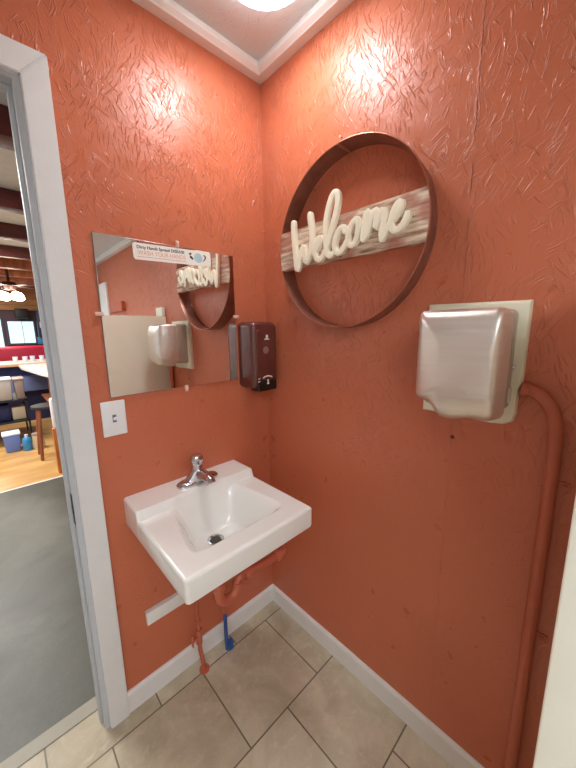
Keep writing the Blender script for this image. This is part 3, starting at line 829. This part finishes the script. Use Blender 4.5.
for y in (5.4, 6.3, 7.3, 8.3):
    b_ = obj('ceiling_beam', bx(-3.5, 2.5, y, y + .14, 2.36, 2.50, bev=.006), M['brown_wood'])
    tag(b_, {5.4: 'brown beam under the plank ceiling, nearest one', 6.3: 'brown beam under the plank ceiling, second one', 7.3: 'brown beam under the plank ceiling, third one', 8.3: 'brown beam under the plank ceiling, nearest the far wall'}[y], 'beam', 'brown beams under the planks')

# windows on the far wall
for k, (xa, xb, za, zb_) in enumerate(((-.92, -.62, 1.05, 1.72), (-.50, -.02, 1.14, 1.66))):
    w_ = struct('window_%d' % (k + 1), bx(xa - .04, xb + .04, 9.06, 9.1, za - .04, zb_ + .04), plain('window_frame_paint_%d' % k, (70, 62, 84), .5))
    obj('pane', bx(xa, xb, 9.045, 9.058, za, zb_), M['day_pane'], w_)
    if k: obj('mullion', bx((xa + xb) / 2 + .01, (xa + xb) / 2 + .03, 9.03, 9.045, za, zb_), M['label_white'], w_)
# wall shelf with dark bottles near the windows
sh = tag(obj('wall_cabinet', bx(.04, .44, 8.8, 9.02, 1.28, 1.92, bev=.01), M['navy']), 'dark navy cabinet on the far wall right of the windows', 'cabinet')
pc = tag(obj('picture', bx(.08, .22, 8.775, 8.799, 1.50, 1.64, bev=.004), M['label_white']), 'small pale notice on the dark navy far cabinet', 'notice')
bl = tag(obj('wall_panel', bx(.02, .38, 9.0, 9.1, 1.10, 1.275, bev=.005), M['sky_plastic']), 'bright blue panel under the navy cabinet on the far wall', 'panel')
tv = tag(obj('wall_box', bx(-.34, -.10, 8.86, 9.02, 1.72, 1.96, bev=.01), M['black_shelf']), 'dark box hanging on the far wall above the window', 'box')

# ceiling fan
fn = thing('ceiling_fan', 'dark bladed ceiling fan with glowing white lamps beyond the doorway', 'ceiling fan', (-.53, 6.0, 2.5))
fx_, fy_ = -.53, 6.0
bm = nb(); tube(bm, [(fx_, fy_, 2.5), (fx_, fy_, 2.22)], .02); obj('rod', bm, M['fan_dark'], fn)
bm = nb(); lathe(bm, [(0, 2.24), (.09, 2.22), (.11, 2.16), (.07, 2.10), (0, 2.09)], (fx_, fy_, 0), n=24); obj('motor', bm, M['fan_dark'], fn)
for k in range(5):
    bm = nb(); t = 2 * PI * k / 5 + .35
    box(bm, fx_ + .10, fx_ + .56, fy_ - .065, fy_ + .065, 2.155, 2.165, bev=.004, rot=Matrix.Rotation(t, 3, 'Z'), pivot=(fx_, fy_, 2.16)); obj('blade', bm, M['fan_dark'], fn)
for k in range(4):
    bm = nb(); t = 2 * PI * k / 4 + .5; cx_, cy_ = fx_ + .13 * math.cos(t), fy_ + .13 * math.sin(t)
    lathe(bm, [(0, 2.07), (.035, 2.06), (.062, 2.02), (.075, 1.96), (.04, 1.93), (0, 1.925)], (cx_, cy_, 0), n=18); obj('lamp_shade', bm, M['lamp_glow'], fn)

# bar counter further back
ct = thing('bar_counter', 'long white-topped counter across the far room', 'counter', (-.6, 5.6, 0))
obj('worktop', bx(-2.4, .9, 5.2, 6.0, .885, .925, bev=.006), M['laminate'], ct)
obj('edge_band', bx(-2.4, .9, 5.178, 5.199, .885, .925, bev=.003), M['pink_edge'], ct)
obj('body', bx(-2.35, .85, 5.30, 5.95, -.004, .885), M['navy'], ct)
obj('shelf', bx(-2.3, .8, 5.12, 5.30, .50, .72, bev=.004), M['blue_grey'], ct)
# red vinyl booth seat behind the counter
bo = thing('booth_bench', 'magenta red vinyl booth back behind the far counter', 'bench', (-.4, 7.0, 0))
bm = nb(); box(bm, -1.2, .35, 7.0, 7.16, .40, 1.13, bev=.05, seg=4); obj('backrest', bm, M['magenta'], bo)
bm = nb(); box(bm, -1.2, .35, 6.55, 7.0, -.004, .46, bev=.03, seg=3); obj('seat', bm, M['magenta'], bo)
# small white cups on the far counter
for k, (x, y) in enumerate(((-.62, 5.62), (-.50, 5.58), (-.40, 5.64), (-.28, 5.6))):
    bm = nb(); lathe(bm, [(0, 0), (.028, 0), (.036, .085), (.033, .085), (.026, .006), (0, .006)], (x, y, .925), n=18)
    tag(obj('cup', bm, M['label_white']), ['leftmost small white cup on the far counter', 'second small white cup from the left on the far counter', 'third small white cup from the left on the far counter', 'rightmost small white cup on the far counter'][k], 'cup', 'cups on the far counter')

# nearer bar end: white slab on wooden posts
be = thing('peninsula_counter', 'white counter end with wooden posts just beyond the doorway', 'counter', (-.2, 3.8, 0))
def poly_prism_z(bm, pts, z0, z1):
    lo = [bm.verts.new((x, y, z0)) for x, y in pts]; hi = [bm.verts.new((x, y, z1)) for x, y in pts]
    bm.faces.new(lo); bm.faces.new(hi)
    for k in range(len(pts)): bm.faces.new((lo[k], lo[(k + 1) % len(pts)], hi[(k + 1) % len(pts)], hi[k]))
bm = nb(); poly_prism_z(bm, [(-.44, 3.25), (.6, 3.25), (.6, 5.12), (-.62, 5.12), (-.62, 4.6), (-.50, 3.6)], .885, .915); obj('worktop', bm, M['laminate'], be, False)
obj('post', bx(-.44, -.39, 3.62, 3.68, -.004, .885, bev=.004), M['brown_wood'], be)
obj('shelf', bx(-.46, .5, 3.7, 4.4, .52, .545, bev=.003), M['brown_wood'], be)
obj('shelf_back', bx(-.30, .5, 4.4, 4.43, .05, .885), M['black_shelf'], be)
obj('support', bx(-.60, -.56, 3.70, 3.745, -.006, .60, bev=.004, rot=Matrix.Rotation(math.radians(-8), 3, 'Y')), M['brown_wood'], be) if False else None
# orange wood post/door edge near the doorway
op = tag(obj('wood_post', bx(-.563, -.46, 2.62, 2.70, -.004, .46, bev=.006), M['orange_wood']), 'orange varnished wooden post on the tan floor beside the doorway', 'post')
tw = tag(obj('folded_towel', bx(-.553, -.455, 2.61, 2.71, .46, .76, bev=.02, seg=3), M['towel']), 'white towel on top of the orange wooden post', 'towel')

# things stored under the counter
def container(name, label, cat, x0, x1, y0, y1, z0, z1, mat, lid=None, lidm=None, grp=None, taper=.012):
    t = thing(name, label, cat, ((x0 + x1) / 2, (y0 + y1) / 2, z0), grp)
    bm = nb(); vs = box(bm, x0, x1, y0, y1, z0, z1 - .02, bev=.012, seg=2)
    for v in bm.verts:
        if v.co.z < (z0 + z1) / 2:
            v.co.x += taper if v.co.x < (x0 + x1) / 2 else -taper
            v.co.y += taper if v.co.y < (y0 + y1) / 2 else -taper
    obj('body', bm, mat, t)
    obj('lid', bx(x0 - .006, x1 + .006, y0 - .006, y1 + .006, z1 - .02, z1, bev=.006), lidm or mat, t)
    return t
storage_shelf = thing('storage_shelf', 'dark storage rack under the counters beyond the doorway', 'shelf', (-.75, 4.3, 0))
for z in (.28, .55):
    obj('shelf_board', bx(-1.25, -.64, 4.0, 4.7, z, z + .02), M['black_shelf'], storage_shelf)
for x, y in ((-1.25, 4.0), (-.66, 4.0), (-1.25, 4.68), (-.66, 4.68)):
    obj('leg', bx(x, x + .02, y, y + .02, -.004, .57), M['black_shelf'], storage_shelf)
container('storage_bin', 'pale grey bin on the dark rack, beside the taupe bin', 'bin', -.96, -.765, 4.02, 4.3, .57, .84, M['bin_grey'], lidm=M['label_white'])
container('storage_bin', 'taupe bin on the dark rack, right of the grey bin', 'bin', -.745, -.645, 4.02, 4.3, .57, .83, M['bin_tan'])
container('storage_bin', 'blue plastic storage box on the floor below the dark rack', 'bin', -.93, -.775, 3.70, 3.90, -.004, .22, M['blue_plastic'], lidm=M['label_white'])
jug = thing('jug', 'bright blue jug on the floor beside the blue storage box', 'jug', (-.67, 3.66, 0))
bm = nb(); lathe(bm, [(0, -.004), (.042, -.004), (.046, .01), (.046, .12), (.035, .15), (.016, .165), (0, .165)], (-.722, 3.68, 0), n=20); obj('body', bm, M['sky_plastic'], jug)
bm = nb(); lathe(bm, [(0, .165), (.017, .165), (.017, .19), (0, .19)], (-.722, 3.68, 0), n=16); obj('cap', bm, M['label_white'], jug)
can = thing('canister', 'tan canister on the floor right of the blue jug', 'canister', (-.585, 3.5, 0))
bm = nb(); lathe(bm, [(0, -.004), (.055, -.004), (.058, .01), (.058, .17), (0, .17)], (-.615, 3.66, 0), n=22); obj('body', bm, M['tan_tin'], can)
bm = nb(); lathe(bm, [(0, .17), (.060, .17), (.060, .19), (0, .195)], (-.615, 3.66, 0), n=22); obj('lid', bm, M['bin_tan'], can)
st_ = thing('bar_stool', 'brown wooden stool leg frame in front of the dark shelves', 'stool', (-.45, 3.0, 0))
bm = nb(); lathe(bm, [(0, .56), (.15, .56), (.155, .575), (.15, .59), (0, .592)], (-.515, 3.28, 0), n=26); obj('seat', bm, M['black_shelf'], st_)
for k, (dx, dy) in enumerate(((-1, -1), (1, -1), (-1, 1), (1, 1))):
    bm = nb(); tube(bm, [(-.515 + dx * .085, 3.28 + dy * .085, .56), (-.515 + dx * .125, 3.28 + dy * .13, -.004)], .016, 8); obj('leg', bm, M['brown_wood'], st_)
bk = tag(obj('cardboard_box', bx(-.80, -.67, 4.1, 4.3, .302, .46, bev=.006), M['tan_tin']), 'tan carton on the lower board of the dark rack', 'box')
bt = tag(obj('dark_crate', bx(-1.10, -.82, 4.1, 4.5, .302, .50, bev=.01), M['navy']), 'dark navy crate on the lower board of the dark rack', 'crate')

# ------------------------------------------------------------------ fill lamps added to light the far room, without fixtures
def area(name, loc, size, size_y, energy, col=(1, 1, 1), rot=(0, 0, 0)):
    l = bpy.data.lights.new(name, 'AREA'); l.shape = 'RECTANGLE'; l.size = size; l.size_y = size_y; l.energy = energy; l.color = col
    o_ = bpy.data.objects.new(name, l); C.objects.link(o_); o_.location = loc; o_.rotation_euler = rot; return o_
area('far_room_fill_lamp', (-1.6, 1.9, 2.46), 1.2, .6, 32, (1, .98, .95))
area('far_room_fill_lamp', (-1.4, 3.9, 2.46), 1.2, .6, 46, (1, .98, .95))
area('far_room_fill_lamp', (-1.2, 7.2, 2.30), 1.2, .6, 40, (1, .93, .82))


w = bpy.data.worlds.new('world'); S.world = w; w.use_nodes = True
w.node_tree.nodes['Background'].inputs[0].default_value = (.8, .86, 1, 1); w.node_tree.nodes['Background'].inputs[1].default_value = .6

S.view_settings.view_transform = 'Standard'; S.view_settings.look = 'None'
S.view_settings.gamma = 1; S.view_settings.use_curve_mapping = False
S.view_settings.exposure = 0.74
